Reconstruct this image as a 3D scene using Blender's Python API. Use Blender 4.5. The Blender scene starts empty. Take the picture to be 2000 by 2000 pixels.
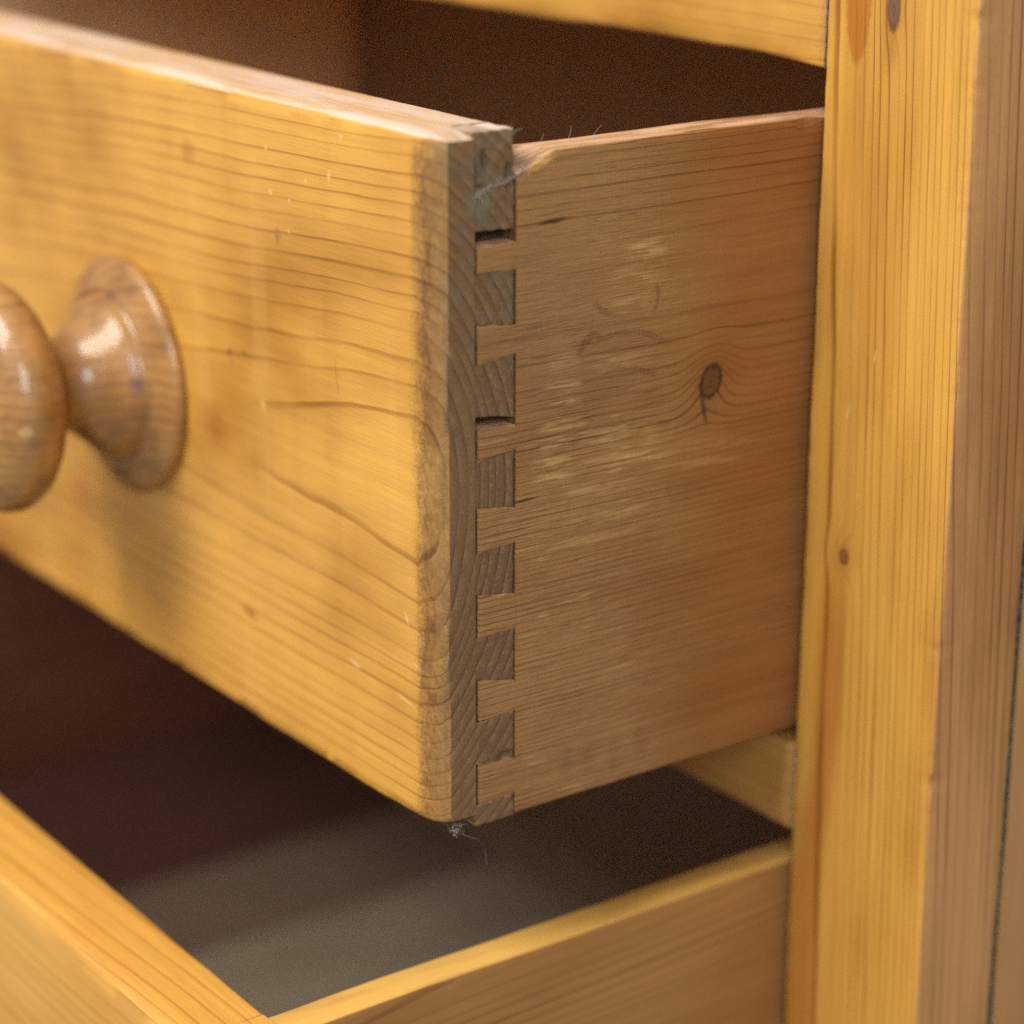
import bpy, math, random
import numpy as np
from mathutils import Matrix, Vector, noise as mnoise

random.seed(4)
S = bpy.context.scene

# ------------------------------------------------------------------ camera
RT = Vector((0.58528361, 0.81082527, 0.00233966))
UP = Vector((-0.25727712, 0.18297418, 0.94885665))
FW = Vector((-0.76892885, 0.55595218, -0.31569858))
cam_d = bpy.data.cameras.new('camera')
cam = bpy.data.objects.new('camera', cam_d)
S.collection.objects.link(cam)
m = Matrix((RT, UP, -FW)).transposed().to_4x4()
m.translation = Vector((0.45700596, -0.42722483, 0.27160058))
cam.matrix_world = m
cam_d.sensor_width = 36.0
cam_d.lens = 36.0 * 4638.64 / 2000.0
cam_d.clip_start = 0.01
cam_d.clip_end = 50
cam_d.dof.use_dof = True
cam_d.dof.focus_distance = 0.597
cam_d.dof.aperture_fstop = 5.2
S.camera = cam

# ------------------------------------------------------------------ light
world = bpy.data.worlds.new('World')
S.world = world
world.use_nodes = True
bg = world.node_tree.nodes['Background']
bg.inputs[0].default_value = (1.0, 0.93, 0.86, 1)
bg.inputs[1].default_value = 0.40


def area_light(name, loc, target, size, power, col):
    d = bpy.data.lights.new(name, 'AREA')
    d.shape = 'RECTANGLE'
    d.size, d.size_y = size
    d.energy = power
    d.color = col
    o = bpy.data.objects.new(name, d)
    S.collection.objects.link(o)
    o.location = loc
    o.rotation_euler = (Vector(target) - Vector(loc)).to_track_quat('-Z', 'Y').to_euler()
    return o


area_light('ceiling_lamp', (-0.25, -1.42, 1.62), (-0.1, -0.1, 0.05), (1.0, 1.1), 60, (1.0, 0.95, 0.86))
area_light('fill_light', (1.45, -1.20, 0.95), (0.0, 0.0, 0.0), (0.8, 0.9), 22, (0.95, 0.97, 1.0))  # unseen fill, added at right front to lift the shaded side faces

S.view_settings.view_transform = 'Standard'
S.view_settings.look = 'None'
S.view_settings.exposure = 0.0
S.view_settings.gamma = 1.0
S.render.engine = 'CYCLES'
S.cycles.max_bounces = 6
S.cycles.diffuse_bounces = 5
S.cycles.glossy_bounces = 2
S.cycles.caustics_reflective = False
S.cycles.use_adaptive_sampling = True
S.cycles.adaptive_threshold = 0.03
S.cycles.use_denoising = False

# ------------------------------------------------------------------ measures (metres)
D1, D2 = 0.1189, 0.1891          # how far each drawer is pulled out
W = 0.646                        # drawer width
H1 = 0.180                       # upper drawer front height
T = 0.0232                       # drawer front thickness
LAP = 0.0109                     # lap in front of the dovetails
TS = 0.0115                      # drawer side thickness
HS = 0.1740                      # upper drawer side height
XS0, XS1 = 0.0032, 0.0561        # right stile
Z2T = -0.0413                    # lower drawer top
Z2B = -0.272
DEPTH = 0.42


# ------------------------------------------------------------------ mesh helpers
def steps(lo, hi, rlo, rhi, step, fine=None):
    """coordinates along one axis, close together near both ends"""
    f = fine if fine else 5
    a = [lo + rlo * (1 - math.cos(math.pi / 2 * i / f)) * 1.0 for i in range(f)] if rlo > 0 else [lo]
    b = [hi - rhi * (1 - math.cos(math.pi / 2 * i / f)) * 1.0 for i in range(f)] if rhi > 0 else [hi]
    i0, i1 = lo + rlo, hi - rhi
    n = max(1, int(round((i1 - i0) / step)))
    mid = [i0 + (i1 - i0) * i / n for i in range(n + 1)]
    out = sorted(a + mid + b)
    res = [out[0]]
    for v in out[1:]:
        if v - res[-1] > 2e-5:
            res.append(v)
    return res


def lattice(cs):
    """closed surface of a box lattice: vertex array and quads"""
    nx, ny, nz = [len(c) for c in cs]
    idx = {}
    vs = []

    def vid(i, j, k):
        t = (i, j, k)
        if t not in idx:
            idx[t] = len(vs)
            vs.append((cs[0][i], cs[1][j], cs[2][k]))
        return idx[t]
    q = []
    for j in range(ny - 1):
        for k in range(nz - 1):
            q.append((vid(0, j, k), vid(0, j, k + 1), vid(0, j + 1, k + 1), vid(0, j + 1, k)))
            i = nx - 1
            q.append((vid(i, j, k), vid(i, j + 1, k), vid(i, j + 1, k + 1), vid(i, j, k + 1)))
    for i in range(nx - 1):
        for k in range(nz - 1):
            q.append((vid(i, 0, k), vid(i + 1, 0, k), vid(i + 1, 0, k + 1), vid(i, 0, k + 1)))
            j = ny - 1
            q.append((vid(i, j, k), vid(i, j, k + 1), vid(i + 1, j, k + 1), vid(i + 1, j, k)))
    for i in range(nx - 1):
        for j in range(ny - 1):
            q.append((vid(i, j, 0), vid(i, j + 1, 0), vid(i + 1, j + 1, 0), vid(i + 1, j, 0)))
            k = nz - 1
            q.append((vid(i, j, k), vid(i + 1, j, k), vid(i + 1, j + 1, k), vid(i, j + 1, k)))
    return np.array(vs), q


def vnoise(P, scale, seed=0.0):
    return np.array([mnoise.noise((p[0] * scale[0] + seed, p[1] * scale[1] + seed * 1.7, p[2] * scale[2] - seed)) for p in P])


def link(name, me, mat, parent=None, smooth=True):
    o = bpy.data.objects.new(name, me)
    S.collection.objects.link(o)
    if mat:
        me.materials.append(mat)
    if smooth:
        me.polygons.foreach_set('use_smooth', [True] * len(me.polygons))
        me.set_sharp_from_angle(angle=math.radians(55))
    if parent:
        o.parent = parent
    return o


def mesh_obj(name, V, F, mat, parent=None, smooth=True):
    me = bpy.data.meshes.new(name)
    me.from_pydata([tuple(v) for v in V], [], F)
    me.update()
    return link(name, me, mat, parent, smooth)


def board_mesh(lo, hi, rlo, rhi, step, wear=0.35, pn=2.0, wscale=(60, 60, 60), seed=1.0, warp=None, fine=5, lumps=0.0):
    lo, hi, rlo, rhi = [np.array(v, float) for v in (lo, hi, rlo, rhi)]
    st = step if isinstance(step, (tuple, list)) else (step,) * 3
    cs = [steps(lo[a], hi[a], rlo[a], rhi[a], st[a], fine) for a in range(3)]
    V, F = lattice(cs)
    mid = (lo + hi) / 2
    r = np.where(V > mid, rhi, rlo)
    q = np.clip(V, lo + rlo, hi - rhi)
    d = V - q
    safe = np.where(r > 0, r, 1)
    v = d / safe
    L = (np.abs(v) ** pn).sum(1) ** (1.0 / pn)
    cnt = (np.abs(v) > 0.02).sum(1)
    edge = (cnt >= 2)
    n = v / np.maximum(L, 1e-9)[:, None]
    Vn = q + n * r
    if wear > 0 and edge.any():
        nz = vnoise(V[edge], wscale, seed) * 0.7 + vnoise(V[edge], tuple(4 * s for s in wscale), seed + 5) * 0.45
        pull = np.clip(nz * 0.5 + 0.15, -0.25, 1.0) * wear
        Vn[edge] -= (n[edge] * r[edge]) * pull[:, None]
    if lumps > 0:
        nn = vnoise(V, (25, 25, 25), seed + 9)
        Vn = Vn + (n * lumps) * nn[:, None]
    if warp is not None:
        Vn = warp(Vn)
    return Vn, F


def board(name, lo, hi, r, step, mat, parent=None, **kw):
    if isinstance(r, (int, float)):
        rl = rh = (r, r, r)
    else:
        rl, rh = r
    V, F = board_mesh(lo, hi, rl, rh, step, **kw)
    return mesh_obj(name, V, F, mat, parent)


def thing(name, label, cat, loc=(0, 0, 0), group=None):
    o = bpy.data.objects.new(name, None)
    o.empty_display_size = 0.05
    S.collection.objects.link(o)
    o.location = loc
    o['label'] = label
    o['category'] = cat
    if group:
        o['group'] = group
    return o


# ------------------------------------------------------------------ node helpers
class NT:
    def __init__(self, name):
        self.mat = bpy.data.materials.new(name)
        self.mat.use_nodes = True
        self.t = self.mat.node_tree
        self.b = self.t.nodes['Principled BSDF']

    def node(self, typ, **kw):
        n = self.t.nodes.new(typ)
        for k, v in kw.items():
            setattr(n, k, v)
        return n

    def put(self, sock, v):
        if isinstance(v, bpy.types.NodeSocket):
            self.t.links.new(v, sock)
        elif isinstance(v, (tuple, list)) and len(v) == 3 and sock.type == 'RGBA':
            sock.default_value = (*v, 1)
        else:
            sock.default_value = v

    def m(self, op, a, b=None, c=None, clamp=False):
        n = self.node('ShaderNodeMath', operation=op, use_clamp=clamp)
        for i, v in enumerate((a, b, c)):
            if v is not None:
                self.put(n.inputs[i], v)
        return n.outputs[0]

    def add(self, a, b): return self.m('ADD', a, b)
    def sub(self, a, b): return self.m('SUBTRACT', a, b)
    def mul(self, a, b): return self.m('MULTIPLY', a, b)

    def sm(self, v, a, b, lo=0.0, hi=1.0, kind='SMOOTHSTEP'):
        n = self.node('ShaderNodeMapRange', interpolation_type=kind)
        n.clamp = True
        for i, x in enumerate((v, a, b, lo, hi)):
            self.put(n.inputs[i], x)
        return n.outputs[0]

    def vm(self, op, a, b=None):
        n = self.node('ShaderNodeVectorMath', operation=op)
        self.put(n.inputs[0], a)
        if b is not None:
            self.put(n.inputs[1], b)
        return n.outputs['Value'] if op in ('LENGTH', 'DOT_PRODUCT') else n.outputs[0]

    def sep(self, v):
        n = self.node('ShaderNodeSeparateXYZ')
        self.put(n.inputs[0], v)
        return n.outputs

    def comb(self, x, y, z):
        n = self.node('ShaderNodeCombineXYZ')
        for i, v in enumerate((x, y, z)):
            self.put(n.inputs[i], v)
        return n.outputs[0]

    def noise(self, vec, scale=1.0, detail=2.0, rough=0.5, dist=0.0, color=False):
        n = self.node('ShaderNodeTexNoise')
        self.put(n.inputs['Vector'], vec)
        n.inputs['Scale'].default_value = scale
        n.inputs['Detail'].default_value = detail
        n.inputs['Roughness'].default_value = rough
        n.inputs['Distortion'].default_value = dist
        return n.outputs['Color' if color else 'Fac']

    def white1(self, w):
        n = self.node('ShaderNodeTexWhiteNoise', noise_dimensions='1D')
        self.put(n.inputs['W'], w)
        return n.outputs['Value']

    def mix(self, f, a, b, blend='MIX'):
        n = self.node('ShaderNodeMix', data_type='RGBA', blend_type=blend)
        self.put(n.inputs['Factor'], f)
        self.put(n.inputs['A'], a)
        self.put(n.inputs['B'], b)
        return n.outputs['Result']

    def fmix(self, f, a, b):
        n = self.node('ShaderNodeMix', data_type='FLOAT')
        self.put(n.inputs['Factor'], f)
        self.put(n.inputs['A'], a)
        self.put(n.inputs['B'], b)
        return n.outputs['Result']

    def spot(self, vec, loc, scale, rot=(0, 0, 0)):
        """distance from a mark's centre, 1 at its outline"""
        n = self.node('ShaderNodeMapping', vector_type='TEXTURE')
        self.put(n.inputs['Vector'], vec)
        n.inputs['Location'].default_value = loc
        n.inputs['Rotation'].default_value = rot
        n.inputs['Scale'].default_value = scale
        return self.vm('LENGTH', n.outputs[0])

    def scl(self, vec, s):
        return self.vm('MULTIPLY', vec, s)


def wood(name, axis, early, late, end, pith, slope=(0, 0), spacing=0.003, offset=0.0,
         warp_amp=0.004, warp_scale=(6, 25), knots=(), marks=(), line=0.9, seed=0.0,
         patina=(0.55, 0.85, 0.35), patina_scale=(10, 30), rough=(0.36, 0.55), coat=0.25, relief=1.0,
         end_mix=0.85, extra=None, line_width=0.13, soft_line=0.3, spec=0.45, speckle=0.4, coat_rough=0.32, force_end=False, ring_bump=0.0, core_fade=0.0):
    """solid pine: growth rings round a tilted pith, so faces, edges and end grain agree"""
    N = NT(name)
    tc = N.node('ShaderNodeTexCoord')
    P = tc.outputs['Object']
    Ps = N.vm('ADD', P, (seed, seed * 0.7, seed * 1.3))
    oth = [i for i in range(3) if i != axis]
    # stretched coordinates along the grain
    def stretch(along, across):
        s = [across] * 3
        s[axis] = along
        return N.scl(Ps, tuple(s))
    xyz = N.sep(P)
    l, a, b = xyz[axis], xyz[oth[0]], xyz[oth[1]]
    wn = N.sep(N.noise(stretch(*warp_scale), 1.0, 1.0, 0.5, color=True))
    wf = N.sep(N.noise(stretch(warp_scale[0] * 6, warp_scale[1] * 6), 1.0, 1.0, 0.5, color=True)) if relief > 0 else wn
    def warped(c, i, c0, k):
        w = N.mul(N.sub(wn[i], 0.5), warp_amp * 2)
        w2 = N.mul(N.sub(wf[i], 0.5), warp_amp * 0.25)
        cc = N.add(N.add(c, w), w2)
        return N.sub(N.sub(cc, c0), N.mul(l, k))
    da, db = warped(a, 0, pith[0], slope[0]), warped(b, 1, pith[1], slope[1])
    r = N.m('SQRT', N.add(N.mul(da, da), N.mul(db, db)))
    knot_masks = []
    for kn in knots:
        loc, size, amp, reach = kn['loc'], kn['size'], kn.get('amp', 0.004), kn.get('reach', 3.0)
        d = N.spot(P, loc, size, kn.get('rot', (0, 0, 0)))
        fall = N.m('EXPONENT', N.mul(N.mul(d, d), -1.0 / (reach * reach)))
        r = N.add(r, N.mul(fall, amp))
        dn = N.add(d, N.mul(N.sub(N.noise(Ps, 900, 2), 0.5), 0.5))
        knot_masks.append((dn, d, kn))
    rr = N.add(N.m('DIVIDE', r, spacing), offset)
    vary = N.noise(N.comb(N.mul(rr, 0.37), seed, 0.0), 1.0, 1.0)
    rr = N.add(rr, N.mul(vary, 1.6))
    fr = N.m('FRACT', rr)
    fl = N.m('FLOOR', rr)
    strength = N.sm(N.white1(N.add(fl, seed)), 0.0, 1.0, 0.35, 1.0, 'LINEAR')
    # soft rise into latewood, thin dark line, sharp drop
    grad = N.mul(N.m('POWER', N.sm(fr, 0.25, 0.95, kind='LINEAR'), 2.0), soft_line)
    core = N.sm(fr, 1.0 - line_width * 1.7, 1.0 - line_width * 0.75)
    drop = N.sm(fr, 0.955, 0.995, 1.0, 0.0)
    ring = N.mul(N.mul(N.m('MAXIMUM', grad, core), drop), strength)
    if core_fade:
        ring = N.mul(ring, N.sm(N.m('ABSOLUTE', db), core_fade * 0.4, core_fade, 0.0, 1.0))
    if relief > 0:
        along = N.noise(stretch(25, 90), 1.0, 1.0)
        ring = N.mul(ring, N.sm(along, 0.3, 0.65, 0.5, 1.0))
    # fibres
    fib = N.noise(stretch(70, 2600), 1.0, 1.0, 0.6)
    fib2 = N.noise(stretch(14, 420), 1.0, 1.0, 0.5)
    col = N.mix(N.mul(ring, line), early, late)
    tone = N.add(N.mul(N.sub(fib, 0.5), 0.28), N.mul(N.sub(fib2, 0.5), 0.30))
    # patina: broad blotches of stain
    pat = N.noise(stretch(*patina_scale), 1.0, 3.0, 0.55)
    pm = N.sm(pat, 0.38, 0.72)
    col = N.mix(N.mul(pm, patina[2]), col, N.mix(1.0, col, (patina[0], patina[0] * 0.8, patina[0] * 0.62), 'MULTIPLY'))
    fine = N.noise(Ps, 1700, 2.0, 0.7)
    tone = N.add(tone, N.mul(N.sub(fine, 0.5), speckle))
    col = N.mix(1.0, col, N.comb(N.add(tone, 1.0), N.add(tone, 1.0), N.add(tone, 1.0)), 'MULTIPLY')
    height = N.add(N.mul(fib, 0.30), N.mul(fine, 0.24))
    if ring_bump:
        height = N.sub(height, N.mul(ring, ring_bump))
    # end grain, seen where the surface turns across the fibres
    nrm = N.sep(tc.outputs['Normal'])
    na = N.m('ABSOLUTE', nrm[axis])
    speck = N.noise(Ps, 1100, 2.0, 0.75)
    na2 = N.add(na, N.mul(N.sub(speck, 0.5), 0.7))
    em = N.mul(N.add(N.sm(na2, 0.04, 0.40, 0.0, 0.5), N.sm(na2, 0.40, 0.98, 0.0, 0.5)), end_mix)
    if force_end:
        em = N.sm(fine, 0.0, 0.3, 0.8, 0.9)
    eg = N.mix(N.mul(ring, 0.9), end, tuple(c * 0.30 for c in end))
    band = N.sm(fr, 0.0, 0.97, 1.28, 0.66, 'LINEAR')
    eg = N.mix(1.0, eg, N.comb(band, band, band), 'MULTIPLY')
    es = N.noise(Ps, 260, 2.0, 0.6)
    eg = N.mix(N.sm(es, 0.35, 0.75), eg, tuple(c * f for c, f in zip(end, (0.70, 0.72, 0.74))))
    es2 = N.sm(fine, 0.3, 0.75, 0.62, 1.35, 'LINEAR')
    eg = N.mix(1.0, eg, N.comb(es2, es2, es2), 'MULTIPLY')
    col = N.mix(em, col, eg)
    height = N.add(height, N.mul(N.mul(N.sm(na, 0.2, 0.8), speck), 0.9))
    rough_s = N.sm(N.noise(stretch(20, 60), 1.0, 3.0), 0.3, 0.7, rough[0], rough[1], 'LINEAR')
    rough_s = N.fmix(em, rough_s, 0.8)
    # knots
    for dn, d, kn in knot_masks:
        body = N.sm(dn, 0.8, 1.05, 1.0, 0.0)
        rim = N.mul(N.sm(dn, 0.72, 0.95), N.sm(dn, 1.0, 1.35, 1.0, 0.0))
        halo = N.mul(N.m('EXPONENT', N.mul(N.mul(d, d), -0.22)), kn.get('halo', 0.5))
        kr = N.noise(N.comb(N.mul(d, 5.0), seed, 0.3), 1.0, 2.0)
        kc = N.mix(N.sm(kr, 0.35, 0.65), kn['col'], tuple(c * 0.6 for c in kn['col']))
        col = N.mix(halo, col, N.mix(1.0, col, (0.62, 0.45, 0.32), 'MULTIPLY'))
        col = N.mix(body, col, kc)
        col = N.mix(N.mul(rim, kn.get('rim', 0.9)), col, kn.get('rimcol', (0.035, 0.015, 0.012)))
    # marks: dents, chips, stains with a shape of their own
    if marks:
        jit = N.vm('MULTIPLY', N.vm('SUBTRACT', N.noise(Ps, 500, 3.0, 0.6, color=True), (0.5, 0.5, 0.5)), (0.0022, 0.0022, 0.0022))
        Pj = N.vm('ADD', P, jit)
        Pj2 = N.vm('ADD', P, N.scl(jit, (0.35, 0.35, 0.35)))
    groups = {}
    for mk in marks:
        if 'grp' in mk:
            groups.setdefault(mk['grp'], []).append(mk)
    for ms in groups.values():
        dmin = None
        for mk in ms:
            d = N.spot(Pj if mk.get('rag', True) else Pj2, mk['loc'], mk['size'], mk.get('rot', (0, 0, 0)))
            dmin = d if dmin is None else N.m('MINIMUM', dmin, d)
        soft = ms[0].get('soft', 0.4)
        k = N.sm(dmin, 1.0 - soft, 1.0 + soft * 0.5, 1.0, 0.0)
        if ms[0].get('streak'):
            k = N.mul(k, N.sm(N.noise(stretch(80, 1100), 1.0, 2.0, 0.6), 0.42, 0.55))
        k = N.mul(k, sum(mk['amt'] for mk in ms) / len(ms))
        col = N.mix(k, col, ms[0]['col'])
    for mk in marks:
        if 'grp' in mk:
            continue
        d = N.spot(Pj if mk.get('rag', True) else Pj2, mk['loc'], mk['size'], mk.get('rot', (0, 0, 0)))
        soft = mk.get('soft', 0.4)
        if mk.get('ring'):
            w = mk['ring']
            k = N.sm(N.m('ABSOLUTE', N.sub(d, 1.0)), w * 0.4, w, 1.0, 0.0)
            if 'gate' in mk:
                g = N.spot(P, mk['gate'][0], mk['gate'][1])
                k = N.mul(k, N.sm(g, 0.7, 1.0, 1.0, 0.0))
        else:
            k = N.sm(d, 1.0 - soft, 1.0 + soft * 0.5, 1.0, 0.0)
        if mk.get('streak'):
            k = N.mul(k, N.sm(fib2, 0.38, 0.62))
        k = N.mul(k, mk.get('amt', 0.8))
        if 'col' in mk:
            col = N.mix(k, col, mk['col'])
        if 'mulc' in mk:
            col = N.mix(k, col, N.mix(1.0, col, mk['mulc'], 'MULTIPLY'))
        if mk.get('h'):
            height = N.add(height, N.mul(k, mk['h']))
        if mk.get('hn'):
            height = N.add(height, N.mul(N.mul(k, fine), mk['hn']))
    if extra:
        col, height, rough_s = extra(N, P, Ps, col, height, rough_s, stretch, em, tc)
    if relief > 0:
        bump = N.node('ShaderNodeBump')
        bump.inputs['Strength'].default_value = 0.55 * relief
        bump.inputs['Distance'].default_value = 0.0005
        N.put(bump.inputs['Height'], height)
        N.put(N.b.inputs['Normal'], bump.outputs[0])
    N.put(N.b.inputs['Base Color'], col)
    N.put(N.b.inputs['Roughness'], rough_s)
    N.b.inputs['Specular IOR Level'].default_value = spec
    cm = N.mul(N.sub(1.0, em), coat)
    N.put(N.b.inputs['Coat Weight'], cm)
    N.b.inputs['Coat Roughness'].default_value = coat_rough
    return N.mat


# ------------------------------------------------------------------ wood colours
PALE = (0.80, 0.56, 0.24)
R = math.radians


def pale_chip(x, z, w, h, rot=0.0, amt=0.85):
    return dict(loc=(x, 0.0, z), size=(w * (0.45 + 0.55 * abs(math.sin(x * 3111))), 0.02, h * (0.5 + 0.7 * abs(math.sin(z * 2777)))), rot=(0, R(rot), 0), col=(0.80, 0.56, 0.27), amt=amt * 0.6, soft=0.8, rag=False, grp='chip')


front_marks = [
    pale_chip(-0.048, 0.1637, 0.0010, 0.0013), pale_chip(-0.042, 0.1744, 0.0009, 0.0011),
    pale_chip(-0.079, 0.1663, 0.0011, 0.0009), 
    pale_chip(-0.0773, 0.1553, 0.0010, 0.0008, 30, 0.7), pale_chip(-0.0677, 0.1545, 0.0011, 0.0006, 0, 0.8),
    pale_chip(-0.0684, 0.1461, 0.0006, 0.0012, -25, 0.8), pale_chip(-0.0595, 0.1609, 0.0012, 0.0008, 0, 0.5),
    pale_chip(-0.0846, 0.0960, 0.0014, 0.0022, 0, 0.6), pale_chip(-0.0150, 0.0560, 0.0008, 0.0018, -30, 0.6),
    pale_chip(-0.0095, 0.0440, 0.0030, 0.0007, 14, 0.6), pale_chip(-0.0160, 0.0330, 0.0060, 0.0006, 10, 0.55),
    
    pale_chip(-0.0400, 0.0350, 0.0030, 0.0012, 10, 0.4),
    dict(loc=(-0.0743, 0, 0.1439), size=(0.0017, 0.02, 0.0023), col=(0.30, 0.13, 0.035), amt=0.75, soft=0.5, rag=False, h=-0.4),
    dict(loc=(-0.1021, 0, 0.1070), size=(0.0012, 0.02, 0.0010), col=(0.16, 0.06, 0.02), amt=0.8, soft=0.6, rag=False),
    dict(loc=(-0.0941, 0, 0.1083), size=(0.0011, 0.02, 0.0009), col=(0.16, 0.06, 0.02), amt=0.7, soft=0.6, rag=False),
    dict(loc=(-0.1014, 0, 0.1044), size=(0.0009, 0.02, 0.0008), col=(0.25, 0.10, 0.03), amt=0.6, soft=0.6, rag=False),
    dict(loc=(-0.0826, 0, 0.1145), size=(0.0008, 0.02, 0.0007), col=(0.25, 0.10, 0.03), amt=0.6, soft=0.6, rag=False),
    dict(loc=(-0.1216, 0, 0.1595), size=(0.0040, 0.02, 0.0038), mulc=(0.70, 0.52, 0.45), amt=0.7, soft=0.8),
    dict(loc=(-0.1120, 0, 0.0830), size=(0.0100, 0.02, 0.0070), mulc=(0.72, 0.50, 0.35), amt=0.75, soft=0.9),
    dict(loc=(-0.0960, 0, 0.0325), size=(0.0045, 0.02, 0.0018), rot=(0, R(8), 0), mulc=(0.55, 0.36, 0.25), amt=0.85, soft=0.8),
    dict(loc=(-0.0463, 0, 0.1118), size=(0.0005, 0.02, 0.0050), rot=(0, R(-10), 0), mulc=(0.7, 0.55, 0.4), amt=0.4, soft=0.6, rag=True),
    dict(loc=(-0.0600, 0, 0.1770), size=(0.0060, 0.05, 0.0012), mulc=(0.6, 0.5, 0.4), amt=0.3, soft=0.6),
]


def front_extra(N, P, Ps, col, height, rough, stretch, em, tc):
    # upright streaks of old polish, and grime rubbed into the worn arris
    st = N.noise(N.scl(Ps, (55, 10, 7)), 1.0, 3.0, 0.6)
    col = N.mix(N.mul(N.sm(st, 0.5, 0.72), 0.16), col, N.mix(1.0, col, (0.70, 0.55, 0.45), 'MULTIPLY'))
    col = N.mix(N.mul(N.sm(st, 0.46, 0.28), 0.10), col, (0.78, 0.52, 0.20))
    x, y, z = N.sep(P)
    # handled right arris: varnish rubbed through to grey-brown wood with a ragged border
    w1 = N.noise(N.scl(Ps, (200, 200, 90)), 1.0, 3.0, 0.65)
    w2 = N.noise(Ps, 1300, 2.0, 0.7)
    xx = N.add(N.add(x, N.mul(N.sub(w1, 0.5), 0.006)), N.mul(N.sub(w2, 0.5), 0.009))
    wk = N.mul(N.sm(xx, -0.0125, -0.0058), N.sub(1.0, em))
    wk = N.mul(wk, N.sm(z, 0.172, 0.179, 1.0, 0.25))
    w3 = N.noise(N.scl(N.vm('ADD', Ps, N.comb(0.0, N.mul(z, 0.5), 0.0)), (700, 700, 160)), 1.0, 3.0, 0.7)
    col = N.mix(N.mul(wk, N.sm(w1, 0.25, 0.6, 0.7, 1.0)), col, N.mix(1.0, col, (0.31, 0.30, 0.50), 'MULTIPLY'))
    w4 = N.sm(w3, 0.32, 0.72, 0.60, 1.45, 'LINEAR')
    col = N.mix(N.mul(N.sm(x, -0.011, -0.006), N.sub(0.9, em)), col, N.mix(1.0, col, N.comb(w4, w4, w4), 'MULTIPLY'))
    # greenish-grey bloom in the upper end grain
    g = N.noise(Ps, 120, 4.0, 0.65)
    top = N.sm(z, 0.105, 0.15)
    col = N.mix(N.mul(N.mul(em, top), N.sm(g, 0.45, 0.68, 0.0, 0.55)), col, (0.15, 0.145, 0.095))
    # green paint trace on the top pin
    d = N.spot(P, (0.0, 0.0125, 0.1625), (0.01, 0.0042, 0.0042))
    d = N.add(d, N.mul(N.sub(N.noise(Ps, 420, 3.0), 0.5), 1.4))
    col = N.mix(N.sm(d, 0.5, 1.2, 0.6, 0.0), col, (0.15, 0.175, 0.10))
    # pinkish sheen of reflected light on the top edge, painted into the colour
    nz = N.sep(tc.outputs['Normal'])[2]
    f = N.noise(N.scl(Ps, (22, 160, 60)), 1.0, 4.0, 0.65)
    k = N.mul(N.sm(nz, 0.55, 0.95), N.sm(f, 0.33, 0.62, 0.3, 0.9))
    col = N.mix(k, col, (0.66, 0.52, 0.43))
    return col, height, rough


PINE_E, PINE_L = (0.585, 0.306, 0.056), (0.26, 0.088, 0.010)
END = (0.180, 0.110, 0.060)

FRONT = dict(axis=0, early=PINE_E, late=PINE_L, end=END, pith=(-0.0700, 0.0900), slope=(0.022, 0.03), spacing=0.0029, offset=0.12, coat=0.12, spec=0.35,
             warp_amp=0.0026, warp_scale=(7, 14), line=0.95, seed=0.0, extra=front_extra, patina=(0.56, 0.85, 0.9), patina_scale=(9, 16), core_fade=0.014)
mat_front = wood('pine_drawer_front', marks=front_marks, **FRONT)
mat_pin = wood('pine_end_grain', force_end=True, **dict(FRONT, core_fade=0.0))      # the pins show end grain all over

mat_front_low = wood('pine_lower_front', 0, PINE_E, PINE_L, END, pith=(-0.05, 0.16), slope=(-0.03, 0.05),
                     spacing=0.0034, warp_amp=0.003, warp_scale=(7, 14), line=0.6, seed=3.1, relief=0, coat=0.1,
                     patina=(0.7, 0.85, 0.5))


def arc(y, z, ry, rz, gy, gz, gry, grz, w=0.10, amt=0.4):
    return dict(loc=(0, y, z), size=(0.05, ry, rz), ring=w, gate=((0, gy, gz), (0.05, gry, grz)), mulc=(0.62, 0.55, 0.5), amt=amt, h=-1.4, hn=1.8)


def scrape(y, z, w, h, amt=0.6, rot=-3):
    return dict(loc=(0, y, z), size=(0.02, w, h), rot=(R(rot), 0, 0), col=(0.56, 0.35, 0.145), amt=min(1.0, amt * 1.1), soft=0.7, streak=True, grp='scrape%d' % (amt > 0.5))


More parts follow.
